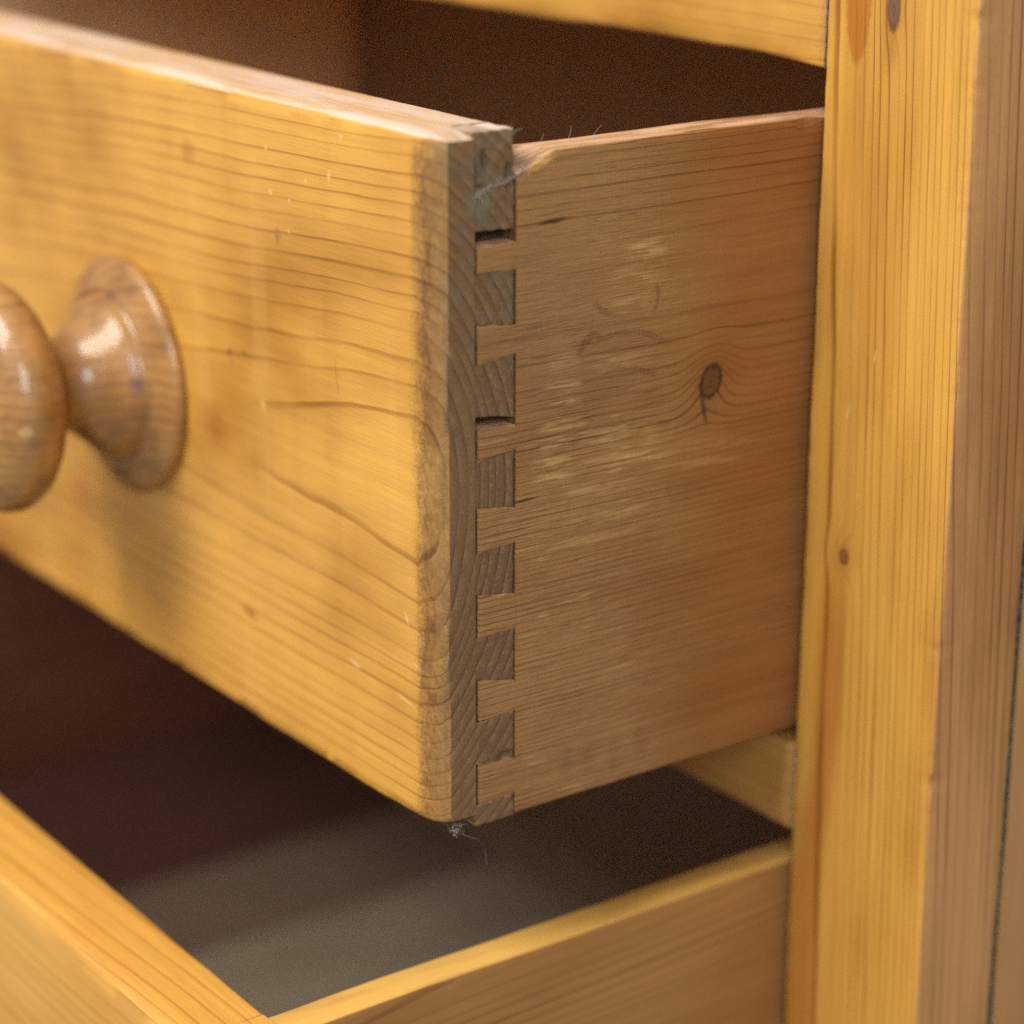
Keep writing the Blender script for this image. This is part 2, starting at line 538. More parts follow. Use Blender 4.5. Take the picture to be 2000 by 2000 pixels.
side_marks = [
    arc(0.0585, 0.1360, 0.0110, 0.0065, 0.0500, 0.1310, 0.0055, 0.0050, 0.14),
    arc(0.0600, 0.1330, 0.0078, 0.0080, 0.0690, 0.1325, 0.0040, 0.0050, 0.13),
    arc(0.0560, 0.1150, 0.0170, 0.0100, 0.0610, 0.1240, 0.0150, 0.0065, 0.10),
    arc(0.0540, 0.1060, 0.0180, 0.0095, 0.0600, 0.1140, 0.0120, 0.0040, 0.09),
    arc(0.0480, 0.1080, 0.0080, 0.0180, 0.0450, 0.1240, 0.0060, 0.0040, 0.10, 0.5),
    scrape(0.0640, 0.1460, 0.0075, 0.0030, 0.55), scrape(0.0600, 0.1390, 0.0090, 0.0030, 0.4), scrape(0.0590, 0.1330, 0.0070, 0.0040, 0.35),
    scrape(0.0378, 0.1140, 0.0060, 0.0018, 0.55), scrape(0.0386, 0.1100, 0.0050, 0.0016, 0.75), scrape(0.0380, 0.1040, 0.0075, 0.0022, 0.75),
    scrape(0.0340, 0.1000, 0.0080, 0.0017, 0.75), scrape(0.0560, 0.0985, 0.0120, 0.0026, 0.65), scrape(0.0640, 0.0955, 0.0100, 0.0018, 0.85),
    scrape(0.0350, 0.0950, 0.0080, 0.0015, 0.8), scrape(0.0600, 0.0915, 0.0150, 0.0018, 0.65), scrape(0.0350, 0.0905, 0.0070, 0.0014, 0.6),
    scrape(0.0880, 0.0905, 0.0160, 0.0016, 0.5, -5), scrape(0.0850, 0.0860, 0.0190, 0.0014, 0.4, -5), scrape(0.0480, 0.0850, 0.0200, 0.0014, 0.5),
    scrape(0.0500, 0.0780, 0.0230, 0.0014, 0.45), scrape(0.0420, 0.0720, 0.0200, 0.0013, 0.45), scrape(0.0380, 0.1200, 0.0060, 0.0030, 0.3),
    scrape(0.0560, 0.1180, 0.0120, 0.0025, 0.3),
    dict(loc=(0, 0.0300, 0.1705), size=(0.02, 0.0050, 0.0010), rot=(R(20), 0, 0), col=(0.62, 0.36, 0.10), amt=0.8, soft=0.6),
    dict(loc=(0, 0.0345, 0.1562), size=(0.02, 0.0050, 0.0006), rot=(R(3), 0, 0), col=(0.06, 0.03, 0.015), amt=0.85, soft=0.7, rag=False, h=-0.8),
    dict(loc=(0, 0.0260, 0.0862), size=(0.02, 0.0045, 0.0004), rot=(R(3), 0, 0), col=(0.06, 0.03, 0.015), amt=0.85, soft=0.7, rag=False, h=-0.8),
    dict(loc=(0, 0.0840, 0.1010), size=(0.02, 0.0009, 0.0055), rot=(R(14), 0, 0), col=(0.07, 0.028, 0.018), amt=0.75, soft=0.7, rag=False),
    # ink-grey smudges low on the side
    dict(loc=(0, 0.0480, 0.0100), size=(0.02, 0.0030, 0.0060), mulc=(0.66, 0.66, 0.78), amt=0.42, soft=0.9),
    dict(loc=(0, 0.0560, 0.0095), size=(0.02, 0.0022, 0.0060), mulc=(0.66, 0.66, 0.78), amt=0.42, soft=0.9),
    dict(loc=(0, 0.0650, 0.0100), size=(0.02, 0.0026, 0.0055), mulc=(0.70, 0.68, 0.76), amt=0.42, soft=0.9),
    dict(loc=(0, 0.0400, 0.0110), size=(0.02, 0.0020, 0.0045), mulc=(0.70, 0.70, 0.80), amt=0.42, soft=0.9),
]


def side_extra(N, P, Ps, col, height, rough, stretch, em, tc):
    x, y, z = N.sep(P)
    n = N.noise(N.scl(Ps, (30, 25, 60)), 1.0, 3.0, 0.6)
    yy = N.add(y, N.mul(N.sub(n, 0.5), 0.03))
    # the part that stays inside the case kept its red-brown stain, the handled part wore grey-brown
    k = N.sm(yy, 0.050, 0.098)
    col = N.mix(N.mul(k, 0.75), col, N.mix(1.0, col, (0.80, 0.56, 0.36), 'MULTIPLY'))
    d = N.spot(P, (0, 0.035, 0.125), (0.05, 0.034, 0.030))
    d = N.add(d, N.mul(N.sub(N.noise(Ps, 60, 3.0), 0.5), 1.1))
    col = N.mix(N.sm(d, 0.4, 1.2, 0.45, 0.0), col, N.mix(1.0, col, (0.78, 0.76, 0.82), 'MULTIPLY'))
    # saw and plane scratches across the grain
    sc = N.noise(N.scl(Ps, (60, 1500, 50)), 1.0, 2.0, 0.5)
    height = N.add(height, N.mul(N.sm(sc, 0.58, 0.72), -0.08))
    col = N.mix(N.sm(sc, 0.6, 0.75, 0.0, 0.06), col, (0.2, 0.1, 0.05))
    # torn, fuzzy grain: short raised slivers catching the light
    tg = N.noise(N.scl(Ps, (100, 75, 1400)), 1.0, 2.0, 0.6)
    zone = N.mul(N.sm(y, -0.01, 0.02), N.sm(yy, 0.085, 0.062))
    tk = N.mul(N.sm(tg, 0.60, 0.72), N.add(N.mul(zone, N.sm(z, 0.125, 0.095)), 0.05))
    col = N.mix(N.mul(tk, 0.5), col, (0.60, 0.38, 0.17))
    dk = N.mul(N.sm(tg, 0.38, 0.28), N.add(N.mul(zone, 0.7), 0.2))
    col = N.mix(N.mul(dk, 0.6), col, (0.13, 0.06, 0.025))
    height = N.add(height, N.mul(tg, N.add(N.mul(zone, 1.2), 0.3)))
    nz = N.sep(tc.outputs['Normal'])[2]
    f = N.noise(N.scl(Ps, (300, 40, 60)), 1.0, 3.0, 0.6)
    col = N.mix(N.mul(N.sm(nz, 0.6, 0.95), N.sm(f, 0.35, 0.65, 0.25, 0.9)), col, (0.66, 0.42, 0.26))  # pale sheen on the upward edge, painted into the colour
    return col, height, rough


mat_side = wood('pine_drawer_side', 1, (0.350, 0.190, 0.070), (0.125, 0.046, 0.013), END, pith=(0.058, 0.140), slope=(0.0, 0.0),
                spacing=0.00125, offset=0.6, warp_amp=0.0016, warp_scale=(4, 14), marks=side_marks, line=0.75, seed=1.3, speckle=0.6, ring_bump=0.5, core_fade=0.013,
                knots=[dict(loc=(0, 0.0863, 0.1077), size=(0.02, 0.0032, 0.0042), rot=(R(-22), 0, 0), amp=0.004, reach=2.2,
                            col=(0.20, 0.095, 0.04), halo=0.45, rimcol=(0.05, 0.022, 0.02))],
                extra=side_extra, rough=(0.5, 0.68), coat=0.0, spec=0.25, patina=(0.75, 0.85, 0.5), patina_scale=(12, 40), relief=1.7, line_width=0.13, soft_line=0.12)

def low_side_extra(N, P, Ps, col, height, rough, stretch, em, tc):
    # key light on the side's top edge, put in as a brighter yellow
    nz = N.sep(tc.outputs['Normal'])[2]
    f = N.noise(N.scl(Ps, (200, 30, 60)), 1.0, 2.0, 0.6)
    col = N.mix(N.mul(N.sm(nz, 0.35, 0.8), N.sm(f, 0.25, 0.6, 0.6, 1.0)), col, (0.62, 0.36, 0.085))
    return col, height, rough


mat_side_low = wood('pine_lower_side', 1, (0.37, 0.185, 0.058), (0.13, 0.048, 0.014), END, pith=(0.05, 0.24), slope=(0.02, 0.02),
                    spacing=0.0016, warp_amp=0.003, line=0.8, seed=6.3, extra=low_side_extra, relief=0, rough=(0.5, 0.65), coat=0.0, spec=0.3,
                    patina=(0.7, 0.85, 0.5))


def stile_extra(N, P, Ps, col, height, rough, stretch, em, tc):
    x, y, z = N.sep(P)
    # a pale brown streak of heartwood low on the stile
    d = N.sub(N.add(x, N.mul(N.sub(N.noise(N.scl(Ps, (40, 40, 9)), 1.0, 2.0), 0.5), 0.012)), N.add(0.0135, N.mul(z, 0.03)))
    k = N.mul(N.sm(N.m('ABSOLUTE', d), 0.002, 0.007, 1.0, 0.0), N.sm(z, 0.075, 0.03))
    col = N.mix(N.mul(k, 0.65), col, N.mix(1.0, col, (0.66, 0.42, 0.30), 'MULTIPLY'))
    return col, height, rough


def right_face_tone(N, P, Ps, col, height, rough, stretch, em, tc):
    col, height, rough = stile_extra(N, P, Ps, col, height, rough, stretch, em, tc)
    nx = N.sep(tc.outputs['Normal'])[0]
    # the outer side of the post is greyer than its front
    n = N.noise(Ps, 500, 3.0, 0.6)
    k = N.sm(N.add(nx, N.mul(N.sub(n, 0.5), 0.5)), 0.45, 0.7)
    greyed = N.mix(1.0, col, (0.94, 0.90, 1.75), 'MULTIPLY')
    col = N.mix(N.mul(k, 0.9), col, greyed)
    return col, height, N.fmix(k, rough, 0.7)


mat_stile = wood('pine_stile', 2, (0.55, 0.290, 0.054), (0.24, 0.085, 0.010), END, pith=(0.0080, -0.0230), slope=(-0.030, 0.0),
                 spacing=0.00215, offset=0.15, warp_amp=0.0019, warp_scale=(4, 16), line=0.92, seed=2.2,
                 knots=[dict(loc=(0.0192, 0, 0.0577), size=(0.0016, 0.02, 0.0020), amp=0.003, reach=3.0, col=(0.24, 0.11, 0.035), halo=0.45, rim=0.6),
                        dict(loc=(0.0273, 0, 0.2040), size=(0.0021, 0.02, 0.0050), amp=0.002, reach=2.0, col=(0.16, 0.085, 0.05), halo=0.3, rim=0.55)],
                 marks=[dict(loc=(0.0150, 0, 0.2080), size=(0.0046, 0.02, 0.0190), mulc=(0.78, 0.55, 0.34), amt=0.85, soft=0.12),
                        dict(loc=(0.0273, 0, 0.1950), size=(0.0019, 0.02, 0.0070), mulc=(0.70, 0.66, 0.62), amt=0.7, soft=0.8),
                        pale_chip(0.0270, 0.1150, 0.0004, 0.0018, 10, 0.5), pale_chip(0.0180, 0.0980, 0.0005, 0.0022, 15, 0.5),
                        pale_chip(0.0230, 0.0760, 0.0004, 0.0014, 8), pale_chip(0.0150, 0.0600, 0.0012, 0.0004, 40, 0.6)],
                 extra=right_face_tone, patina=(0.62, 0.85, 0.85), patina_scale=(7, 30), line_width=0.17, coat=0.12, spec=0.35)

mat_rail = wood('pine_rail', 0, (0.54, 0.280, 0.052), (0.33, 0.13, 0.03), END, pith=(-0.03, 0.33), spacing=0.0045,
                warp_amp=0.006, line=0.5, seed=5.2, relief=0, patina=(0.66, 0.85, 0.65), patina_scale=(18, 40))

mat_rail_shaded = wood('pine_rail_shaded', 0, (0.42, 0.215, 0.055), (0.25, 0.10, 0.025), END, pith=(-0.03, 0.13), spacing=0.0045,
                   warp_amp=0.006, line=0.5, seed=5.9, relief=0, patina=(0.66, 0.85, 0.65), patina_scale=(18, 40))  # rail pine darkened: shade under the upper drawer put into the colour
mat_panel = wood('pine_side_panel', 2, (0.44, 0.235, 0.085), (0.28, 0.13, 0.04), END, pith=(-0.03, 0.06), spacing=0.0030,
                 warp_amp=0.002, line=0.5, seed=7.7, relief=0, rough=(0.55, 0.7), coat=0.05)

mat_inside = wood('bare_inner_wood', 1, (0.80, 0.52, 0.29), (0.55, 0.32, 0.16), (0.2, 0.12, 0.07), pith=(0.3, 0.05), spacing=0.004,
                  line=0.5, seed=8.1, relief=0, rough=(0.6, 0.75), coat=0.0)
mat_bottom = wood('grey_drawer_bottom', 1, (0.34, 0.27, 0.19), (0.25, 0.19, 0.13), (0.2, 0.15, 0.1), pith=(0.1, -0.08), spacing=0.006,
                  line=0.35, seed=9.4, relief=0, rough=(0.6, 0.75), coat=0.0)

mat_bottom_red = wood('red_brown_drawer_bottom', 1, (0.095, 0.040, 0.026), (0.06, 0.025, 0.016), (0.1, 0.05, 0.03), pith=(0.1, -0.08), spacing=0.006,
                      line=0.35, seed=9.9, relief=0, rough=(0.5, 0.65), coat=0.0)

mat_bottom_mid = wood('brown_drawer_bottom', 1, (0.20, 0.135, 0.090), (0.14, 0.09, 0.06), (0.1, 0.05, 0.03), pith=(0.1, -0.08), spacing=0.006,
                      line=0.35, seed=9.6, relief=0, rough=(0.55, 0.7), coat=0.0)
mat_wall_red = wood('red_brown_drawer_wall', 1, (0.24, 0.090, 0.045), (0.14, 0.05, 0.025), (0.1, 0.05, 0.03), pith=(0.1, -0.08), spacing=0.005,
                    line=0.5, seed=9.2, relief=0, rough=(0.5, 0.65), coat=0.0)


def knob_extra(N, P, Ps, col, height, rough, stretch, em, tc):
    g = N.noise(Ps, 70, 4.0, 0.6)
    col = N.mix(N.sm(g, 0.42, 0.70, 0.0, 0.7), col, N.mix(1.0, col, (0.48, 0.44, 0.42), 'MULTIPLY'))
    return col, height, rough


mat_knob = wood('turned_pine_knob', 1, (0.38, 0.19, 0.052), (0.20, 0.080, 0.020), (0.34, 0.165, 0.045), pith=(0.03, -0.04), spacing=0.0035,
                warp_amp=0.003, line=0.5, seed=4.4, rough=(0.34, 0.46), coat=0.75, coat_rough=0.13, extra=knob_extra, end_mix=0.5, relief=0,
                marks=[dict(loc=(0.0259, -0.0107, 0.0034), size=(0.0040, 0.0030, 0.0024), col=(0.045, 0.04, 0.075), amt=0.75, soft=0.8),
                       dict(loc=(0.0241, -0.0111, 0.0090), size=(0.0030, 0.0020, 0.0032), col=(0.06, 0.045, 0.08), amt=0.6, soft=0.8),
                       dict(loc=(0.0321, -0.0488, -0.0024), size=(0.004, 0.0022, 0.0016), col=(0.62, 0.42, 0.18), amt=0.7, soft=0.6)])

lint_nt = NT('grey_lint')
lint_nt.b.inputs['Base Color'].default_value = (0.30, 0.27, 0.23, 1)
lint_nt.b.inputs['Roughness'].default_value = 0.9
mat_lint = lint_nt.mat

fil = NT('old_green_paint')
tcf = fil.node('ShaderNodeTexCoord')
fn = fil.noise(tcf.outputs['Object'], 420, 3.0, 0.7)
fil.put(fil.b.inputs['Base Color'], fil.mix(fil.sm(fn, 0.42, 0.62), (0.012, 0.014, 0.010), (0.07, 0.10, 0.06)))
fil.b.inputs['Roughness'].default_value = 0.85
mat_filler = fil.mat

# ------------------------------------------------------------------ chest carcase
chest = thing('chest_of_drawers', 'honey coloured pine chest carcase with upright corner post beside the open drawers', 'chest', (-0.323, 0.2, -0.37))
ORG = Vector((-0.323, 0.2, -0.37))


def cpart(name, lo, hi, r, step, mat, **kw):
    o = board(name, lo, hi, r, step, mat, None, **kw)
    o.parent = chest
    o.location = -ORG           # keep mesh in world measures, so object coordinates are world coordinates
    return o


def stile_warp(V):
    V = V.copy()
    # ragged little nicks along the outer arris
    e = (V[:, 0] > XS1 - 0.0025) & (V[:, 1] < 0.0025)
    if e.any():
        n = vnoise(V[e], (0, 0, 130), 3.0)
        n2 = vnoise(V[e], (0, 0, 420), 8.0)
        pull = np.clip(n - 0.30, 0, 1) * 0.0016 + np.clip(n2 - 0.35, 0, 1) * 0.0006
        V[e, 0] -= pull
        V[e, 1] += pull * 0.5
    return V


cpart('stile', (XS0, 0, -0.34), (XS1, 0.0298, 0.2495), ((0.0012, 0.0012, 0.001), (0.0009, 0.0009, 0.001)), (0.004, 0.004, 0.0012), mat_stile,
      wear=0.5, wscale=(0, 0, 60), warp=stile_warp, seed=2.0)
cpart('stile', (-W - 0.0555, 0, -0.34), (-W - 0.0030, 0.0298, 0.2495), 0.0012, (0.01, 0.01, 0.01), mat_stile, wear=0.3, seed=3.0)


def rail_warp(V):
    V = V.copy()
    e = (V[:, 2] < 0.1900) & (V[:, 1] < 0.004)
    V[e, 2] += vnoise(V[e], (30, 0, 0), 4.0) * 0.0006
    # the lower corner is worn where it meets the post
    k = np.clip((V[:, 0] - (-0.035)) / 0.035, 0, 1) ** 2
    V[:, 2] -= np.where(V[:, 2] < 0.20, k * 0.0012, 0)
    return V


cpart('top_rail', (-W - 0.0028, 0.0006, 0.1880), (XS0 - 0.0005, 0.022, 0.2480), ((0.001, 0.0016, 0.0014), (0.0006, 0.001, 0.001)), (0.004, 0.006, 0.006), mat_rail, wear=0.5, warp=rail_warp)
cpart('divider_rail', (-W - 0.0028, 0.0006, -0.0307), (XS0 - 0.0004, 0.022, -0.0040), 0.0014, (0.004, 0.006, 0.006), mat_rail_shaded, wear=0.5, seed=6.0)
cpart('bottom_rail', (-W - 0.0028, 0.0006, -0.34), (XS0 - 0.0004, 0.022, -0.2760), 0.0014, (0.02, 0.006, 0.02), mat_rail, wear=0.3, seed=7.0)
cpart('side_panel', (XS1 - 0.0195, 0.0319, -0.34), (XS1 - 0.0001, DEPTH, 0.2495), 0.001, (0.01, 0.01, 0.006), mat_panel, wear=0.4, seed=4.0)
cpart('side_panel', (-W - 0.0547, 0.0311, -0.34), (-W - 0.036, DEPTH, 0.2495), 0.001, 0.03, mat_panel, wear=0.0)
cpart('joint_filler', (XS1 - 0.015, 0.0299, -0.338), (XS1 - 0.0008, 0.0318, 0.2480), 0.0002, (0.005, 0.002, 0.002), mat_filler, wear=0.0, lumps=0.0006)
cpart('joint_filler', (XS0 - 0.00045, 0.0010, 0.1868), (XS0 - 0.00002, 0.020, 0.2478), 0.0001, (0.002, 0.004, 0.001), mat_filler, wear=0.0, lumps=0.0002)
cpart('back_panel', (-W - 0.05, DEPTH + 0.0005, -0.34), (XS1 - 0.004, DEPTH + 0.010, 0.2495), 0.0005, 0.05, mat_inside, wear=0.0)
cpart('chest_top', (-W - 0.075, -0.018, 0.2500), (XS1 + 0.018, DEPTH + 0.012, 0.272), 0.004, 0.02, mat_rail, wear=0.1)
cpart('chest_base', (-W - 0.030, 0.0225, -0.339), (XS1 - 0.021, DEPTH - 0.001, -0.322), 0.0005, 0.05, mat_inside, wear=0.0)
for zt in (-0.0008, -0.2735):
    for s in (0, 1):
        x0, x1 = ((-0.022, XS1 - 0.021) if s == 0 else (-W - 0.034, -W + 0.022))
        cpart('drawer_runner', (x0, 0.0305, zt - 0.022), (x1, DEPTH - 0.001, zt), 0.0008, 0.03, mat_inside, wear=0.0)

# ------------------------------------------------------------------ drawers
# pins on the upper right corner: (z top front, z bottom front, z top back, z bottom back)
PINS = [(0.1799, 0.1565, 0.1799, 0.1561), (0.1457, 0.1334, 0.1451, 0.1322), (0.1230, 0.1105, 0.1240, 0.1088), (0.0984, 0.0869, 0.0995, 0.0854),
        (0.0747, 0.0639, 0.0752, 0.0625), (0.0518, 0.0409, 0.0520, 0.0386), (0.0289, 0.0177, 0.0290, 0.0166), (0.0057, 0.0004, 0.0060, 0.0004)]
# extra opening under a pin (missing wood): front, back
GAP = {0: (0.0040, 0.0030), 2: (0.0032, 0.0018)}


def prism(name, yf, yb, zf, zb, x0, x1, mat, parent, n=(10, 10), bev=0.00035, face_noise=0.00015, seed=0.0, dent=None, xr=3, butt=False):
    """block between y=yf and y=yb whose top and bottom run straight from front to back; x1 is the seen face"""
    us = np.linspace(0, 1, n[0] + 1)
    vs = np.linspace(0, 1, n[1] + 1)
    xs = np.linspace(0, 1, xr + 1)
    # lattice in (x, u, v)
    V, F = lattice([list(xs), list(us), list(vs)])
    x, u, v = V[:, 0], V[:, 1], V[:, 2]
    hi = zf[0] + (zb[0] - zf[0]) * u
    lo = zf[1] + (zb[1] - zf[1]) * u
    Z = lo + (hi - lo) * v
    Y = yf + (yb - yf) * u
    X = x0 + (x1 - x0) * x
    P = np.stack([X, Y, Z], 1)
    face = x > 0.999
    border = face & ((u < 1e-6) | ((u > 1 - 1e-6) & (not butt)) | (v < 1e-6) | (v > 1 - 1e-6))
    nn = vnoise(P, (260, 260, 260), seed) + 0.6 * vnoise(P, (900, 900, 900), seed + 3)
    P[face, 0] += nn[face] * face_noise
    P[border, 0] -= bev * (0.6 + 0.8 * np.abs(nn[border]))
    # ragged outline
    rag = vnoise(P, (420, 420, 420), seed + 11) * 0.00030 + vnoise(P, (1300, 1300, 1300), seed + 17) * 0.00014
    P[:, 2] += np.where(v > 1 - 1e-6, rag, 0) + np.where(v < 1e-6, rag, 0)
    P[:, 1] += np.where((u > 1 - 1e-6) & (not butt), rag, 0) + np.where((u < 1e-6) & butt, np.abs(rag) * 1.2, 0)
    if dent is not None:
        P = dent(P, face)
    return mesh_obj(name, P, F, mat, parent, smooth=True)


def knob_mesh():
    prof = [(0.0, 0.0345), (0.0006, 0.0352), (0.0020, 0.0356), (0.0032, 0.0352), (0.0041, 0.0343), (0.0049, 0.0327), (0.0059, 0.0302), (0.0069, 0.0282), (0.0076, 0.0272),
            (0.0080, 0.0266), (0.0079, 0.0260), (0.0072, 0.0255), (0.0074, 0.0249), (0.0090, 0.0246), (0.0112, 0.0236), (0.0135, 0.0214), (0.0158, 0.0190), (0.0182, 0.0168), (0.0206, 0.0151),
            (0.0232, 0.0140), (0.0260, 0.0136), (0.0280, 0.0142), (0.0296, 0.0164), (0.0310, 0.0200), (0.0328, 0.0244), (0.0350, 0.0284), (0.0375, 0.0315), (0.0405, 0.0334),
            (0.0435, 0.0340), (0.0465, 0.0335), (0.0495, 0.0318), (0.0522, 0.0290), (0.0545, 0.0250), (0.0563, 0.0200), (0.0576, 0.0140), (0.0583, 0.0070), (0.0585, 0.0)]
    n = 72
    V, F = [], []
    for h, r in prof[:-1]:
        for i in range(n):
            a = 2 * math.pi * i / n
            V.append((r * math.cos(a), -h, r * math.sin(a)))
    V.append((0, -prof[-1][0], 0))
    m_ = len(prof) - 1
    for j in range(m_ - 1):
        for i in range(n):
            k = (i + 1) % n
            F.append((j * n + i, j * n + k, (j + 1) * n + k, (j + 1) * n + i))
    for i in range(n):
        F.append(((m_ - 1) * n + i, (m_ - 1) * n + (i + 1) % n, m_ * n))
    F.append(tuple(reversed(range(n))))
    me = bpy.data.meshes.new('knob')
    me.from_pydata(V, [], F)
    me.update()
    return me


KNOB = knob_mesh()
KNOB.materials.append(mat_knob)
KNOB.polygons.foreach_set('use_smooth', [True] * len(KNOB.polygons))


def front_warp(zt):
    def f(V):
        V = V.copy()
        # worn, slightly hollow top arris and a dropped right end
        k = np.clip((V[:, 0] + 0.05) / 0.05, 0, 1) ** 2
        V[:, 2] += np.where(V[:, 2] < 0.004, k * 0.0016, 0)
        e = (V[:, 2] > zt - 0.006) & (V[:, 1] < 0.006)
        V[e, 2] += vnoise(V[e], (22, 0, 0), 7.0) * 0.0005 * np.clip(1 - V[e, 1] / 0.006, 0, 1)
        return V
    return f


def make_drawer(root, h, hs, mf, ms, detailed):
    st = 0.003 if detailed else 0.006
    # lap: runs the full length and carries the worn right arris
    fb = board('front_board', (-W, 0, 0), (0, LAP, h), ((0.003, 0.0032, 0.0022), (0.0092, 0.0, 0.0016)), (st, 0.003, st), mf, root,
               wear=0.45, wscale=(45, 45, 55), warp=front_warp(h), seed=1.5, fine=10, pn=1.75)
    board('front_board_body', (-W + TS, LAP, 0.0008), (-TS, T, h), ((0.0, 0.0, 0.001), (0.0, 0.0012, 0.0008)), (st, 0.004, st), mf, fb,
          wear=0.3, seed=2.5)
    for s in (0, 1):
        if s == 0:
            sd = board('drawer_side', (-TS, T, 0.0006), (0, T + 0.375, hs), ((0.001, 0.0, 0.001), (0.0007, 0.001, 0.0013)), (0.006, st, st), ms, root,
                       wear=0.5, wscale=(60, 60, 60), seed=3.5, warp=side_warp(hs) if detailed else low_side_warp(hs))
        else:
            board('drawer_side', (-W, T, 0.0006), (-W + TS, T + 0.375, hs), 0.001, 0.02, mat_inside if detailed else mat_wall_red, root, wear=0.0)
        if s == 0:
            right = sd
    board('drawer_back', (-W + TS + 0.0003, T + 0.352, 0.012), (-TS - 0.0003, T + 0.363, hs - 0.008), 0.001, 0.03, mat_inside, root, wear=0.0)
    edges = (-TS + 0.004, -0.190, -0.405, -0.480, -W + TS - 0.004)
    for i in range(4):
        board('bottom_board', (edges[i + 1] + 0.0002, T - 0.004, 0.0050), (edges[i] - 0.0002, T + 0.375, 0.0110), 0.0006, 0.03,
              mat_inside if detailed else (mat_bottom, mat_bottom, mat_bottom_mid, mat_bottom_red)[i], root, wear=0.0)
    for i, kx in enumerate((-0.1632, -W + 0.1632)):
        k = bpy.data.objects.new('knob', KNOB)
        S.collection.objects.link(k)
        k.parent = root
        k.location = (kx, 0.0003, h * 0.486)
    return fb, right


def side_warp(hs):
    def f(V):
        V = V.copy()
        # splintered front corner at the top
        y, z, x = V[:, 1] - T, V[:, 2], V[:, 0]
        lim = hs - 0.0052 + 0.0052 * np.clip(y / 0.0125, 0, 1) ** 1.3 + (-x / TS) * 0.0046
        hit = (z > lim) & (y < 0.013)
        V[hit, 2] = lim[hit] + (vnoise(V[hit], (500, 500, 0), 2.0) * 0.0004 if hit.any() else 0)
        e = z > hs - 0.003
        V[e, 2] += vnoise(V[e], (0, 25, 0), 12.0) * 0.00035
        # small bruise near the case
        d = np.sqrt(((y - 0.094) / 0.005) ** 2 + ((z - (hs - 0.001)) / 0.0022) ** 2)
        V[:, 0] -= np.where(x > -0.002, np.clip(1 - d, 0, 1) * 0.0015, 0)
        return V
    return f


def low_side_warp(hs):
    def f(V):
        V = V.copy()
        e = V[:, 2] > hs - 0.003
        V[e, 2] += vnoise(V[e], (0, 14, 0), 21.0) * 0.0012
        return V
    return f


upper = thing('drawer', 'upper pine drawer pulled half open, dovetailed corner and turned knob in view', 'drawer', (0, -D1, 0), 'drawers of the pine chest')
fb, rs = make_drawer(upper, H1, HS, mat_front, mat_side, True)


def top_pin_dent(P, face):
    P = P.copy()
    y, z = P[:, 1], P[:, 2]
    # two nail-like splits and a broken hollow near the top of the corner
    for (cy, cz, ry, rz, dp) in ((0.0112, 0.1700, 0.0009, 0.0034, 0.0040), (0.0142, 0.1725, 0.0009, 0.0030, 0.0032), (0.0125, 0.1660, 0.0022, 0.0012, 0.0016), (0.0215, 0.1685, 0.0012, 0.0030, 0.0025)):
        d = np.sqrt(((y - cy) / ry) ** 2 + ((z - cz) / rz) ** 2)
        P[:, 0] -= np.where(face, np.clip(1.25 - d, 0, 1) * dp, 0)
    up = np.clip((z - 0.164) / 0.010, 0, 1)
    P[:, 0] -= np.where(face, up * (0.0004 + 0.0006 * np.abs(vnoise(P, (330, 330, 330), 6.0))), 0)
    t = z > 0.1775
    P[t, 2] -= 0.0003 * np.abs(vnoise(P[t], (260, 260, 0), 8.0)) * np.clip((y[t] - LAP) / 0.002, 0, 1)
    return P


def low_pin_dent(P, face):
    P = P.copy()
    d = np.sqrt(((P[:, 1] - 0.0205) / 0.0024) ** 2 + ((P[:, 2] - 0.0178) / 0.0013) ** 2)
    P[:, 0] -= np.where(face, np.clip(1.3 - d, 0, 1) * 0.0022, 0)
    return P


tol = 0.00012
PINS = [(a_, b_, c_ + (0.0 if k_ == 0 else 0.0005), d_ - (0.0 if k_ == 7 else 0.0003)) for k_, (a_, b_, c_, d_) in enumerate(PINS)]
for i, (tf, bf, tb, bb) in enumerate(PINS):
    big = i == 0
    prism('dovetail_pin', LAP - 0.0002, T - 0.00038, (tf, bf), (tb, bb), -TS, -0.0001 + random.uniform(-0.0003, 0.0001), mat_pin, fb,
          n=(26, 48) if big else (16, 18), bev=0.0002, face_noise=0.00030 if big else 0.00014, seed=i * 3.7,
          dent=top_pin_dent if big else (low_pin_dent if i == 6 else None))
for i in range(len(PINS) - 1):
    g = GAP.get(i, (0, 0))
    zf = (PINS[i][1] - tol - g[0], PINS[i + 1][0] + tol)
    zb = (PINS[i][3] - tol - g[1], PINS[i + 1][2] + tol)
    prism('dovetail_tail', LAP + 0.00065, T, zf, zb, -TS, 0.0, mat_side, rs,
          n=(14, 16), bev=0.00028, face_noise=0.00006, seed=50 + i * 2.9, butt=True)

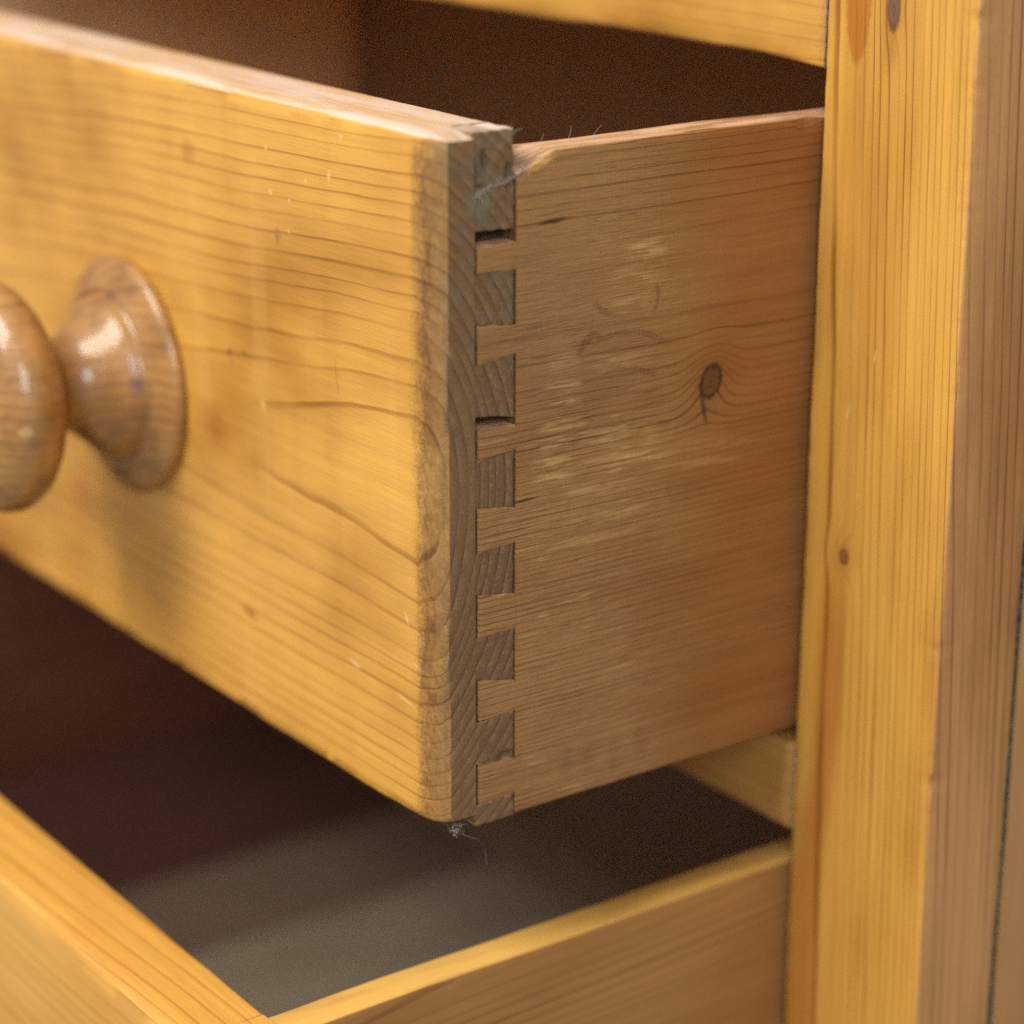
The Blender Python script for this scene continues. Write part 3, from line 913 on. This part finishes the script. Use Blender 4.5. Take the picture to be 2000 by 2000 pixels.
lower = thing('drawer', 'lower pine drawer standing open furthest, its front crossing the bottom left corner', 'drawer', (0, -D2, Z2B), 'drawers of the pine chest')
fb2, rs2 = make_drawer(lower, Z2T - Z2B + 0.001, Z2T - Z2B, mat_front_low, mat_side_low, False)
nz_ = 9
h2 = Z2T - Z2B
for i in range(nz_ + 1):
    zc = i * h2 / nz_
    a = 0.0058
    lo_, hi_ = max(zc - a, 0.0006), min(zc + a, h2 + 0.0009)
    lo2, hi2 = max(zc - a * 1.15, 0.0006), min(zc + a * 1.15, h2 + 0.0009)
    prism('dovetail_pin', LAP - 0.0002, T - 0.0002, (hi_, lo_), (hi2, lo2), -TS, -0.0001, mat_front_low, fb2, n=(4, 4), seed=i * 1.9)
    if i < nz_:
        zn = (i + 1) * h2 / nz_
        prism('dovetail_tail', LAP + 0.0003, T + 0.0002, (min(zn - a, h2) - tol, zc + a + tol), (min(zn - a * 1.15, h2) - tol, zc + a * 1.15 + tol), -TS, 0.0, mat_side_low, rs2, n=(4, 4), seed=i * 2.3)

# ------------------------------------------------------------------ lint and cobweb
def tube(V, F, pts, r0, r1, n=5):
    base = len(V)
    pts = [Vector(p) for p in pts]
    for i, p in enumerate(pts):
        t = (pts[min(i + 1, len(pts) - 1)] - pts[max(i - 1, 0)]).normalized()
        a = t.orthogonal().normalized()
        b = t.cross(a)
        r = r0 + (r1 - r0) * i / (len(pts) - 1)
        for k in range(n):
            w = 2 * math.pi * k / n
            V.append(p + a * (r * math.cos(w)) + b * (r * math.sin(w)))
    for i in range(len(pts) - 1):
        for k in range(n):
            k2 = (k + 1) % n
            F.append((base + i * n + k, base + i * n + k2, base + (i + 1) * n + k2, base + (i + 1) * n + k))


def wisp(rng, p, d, ln, n=9, curl=0.6):
    out = [Vector(p)]
    d = Vector(d).normalized()
    for _ in range(n):
        d = (d + Vector((rng.uniform(-1, 1), rng.uniform(-1, 1), rng.uniform(-1, 1))) * curl * 0.5).normalized()
        out.append(out[-1] + d * (ln / n))
    return out


def lint(name, label, loc, strands):
    V, F = [], []
    for pts, r0, r1 in strands:
        tube(V, F, pts, r0, r1)
    o = mesh_obj(name, [v - Vector(loc) for v in V], F, mat_lint)
    o.location = loc
    o['label'] = label
    o['category'] = 'lint'
    return o


rng = random.Random(11)
c = Vector((-0.0002, -D1 + 0.0050, 0.0012))
st = []
for i in range(46):
    p = c + Vector((rng.uniform(-0.0025, 0.0004), rng.uniform(-0.0012, 0.0022), rng.uniform(-0.0012, 0.0010)))
    st.append((wisp(rng, p, (rng.uniform(-1, 1), rng.uniform(-1, 1), -0.3), rng.uniform(0.0010, 0.0030), 9, 2.4), 0.00005, 0.00003))
st.append(([c + Vector(v) for v in ((0, 0.001, -0.0015), (0.0005, 0.0035, -0.0030), (0.0008, 0.0060, -0.0042), (0.0010, 0.0080, -0.0075), (0.0010, 0.0088, -0.0125))], 0.00004, 0.00003))
lint('lint_tuft', 'grey tuft of lint hanging from bottom corner of the upper drawer', c, st)

c = Vector((0.0003, -D1 + 0.0160, 0.1690))
st = []
for i in range(7):
    o_ = rng.uniform(-0.0006, 0.0006)
    st.append(([Vector((0.0003, -D1 + 0.0105, 0.1648 + o_)), Vector((0.0009, -D1 + 0.0145, 0.1672 + o_ * 0.7)), Vector((0.0011, -D1 + 0.0190, 0.1676 + o_ * 0.4)),
                Vector((0.0008, -D1 + 0.0235, 0.1694 + o_)), Vector((0.0006, -D1 + 0.0260, 0.1716 + o_ * 1.5))], 0.00006, 0.00004))
for i in range(45):
    t = rng.random()
    p = Vector((0.0006, -D1 + 0.0108 + 0.0145 * t, 0.1650 + 0.0050 * t)) + Vector((0, 0, rng.uniform(-0.0007, 0.0007)))
    st.append((wisp(rng, p, (0.2, rng.uniform(-1, 1), rng.uniform(-0.6, 0.6)), rng.uniform(0.001, 0.003), 6, 1.1), 0.00005, 0.00003))
lint('cobweb_strand', 'dusty cobweb strand stretched across the broken top dovetail pin', c, st)

c = Vector((-0.002, -D1 + T - 0.0005, H1 - 0.001))
st = []
for i in range(14):
    p = c + Vector((rng.uniform(-0.002, 0.002), rng.uniform(-0.0012, 0.0012), -0.0006))
    st.append((wisp(rng, p, (rng.uniform(-0.6, 0.6), rng.uniform(-0.6, 0.8), 1), rng.uniform(0.001, 0.0034), 6, 1.0), 0.00004, 0.00003))
lint('lint_tuft', 'wispy lint on the top back corner of the upper drawer front', c, st)

for yy, ln, lab in ((0.0290, 0.0034, 'first'), (0.0375, 0.0040, 'second'), (0.0450, 0.0042, 'third')):
    p = Vector((-TS * 0.8, -D1 + yy + 0.008, HS - 0.0004))
    lint('hair_fibre', lab + ' of three fine fibres on top edge of the drawer side, counted from the dovetails', p,
         [(wisp(rng, p, (0, 0.5, 1), ln, 8, 0.35), 0.00005, 0.00003)])
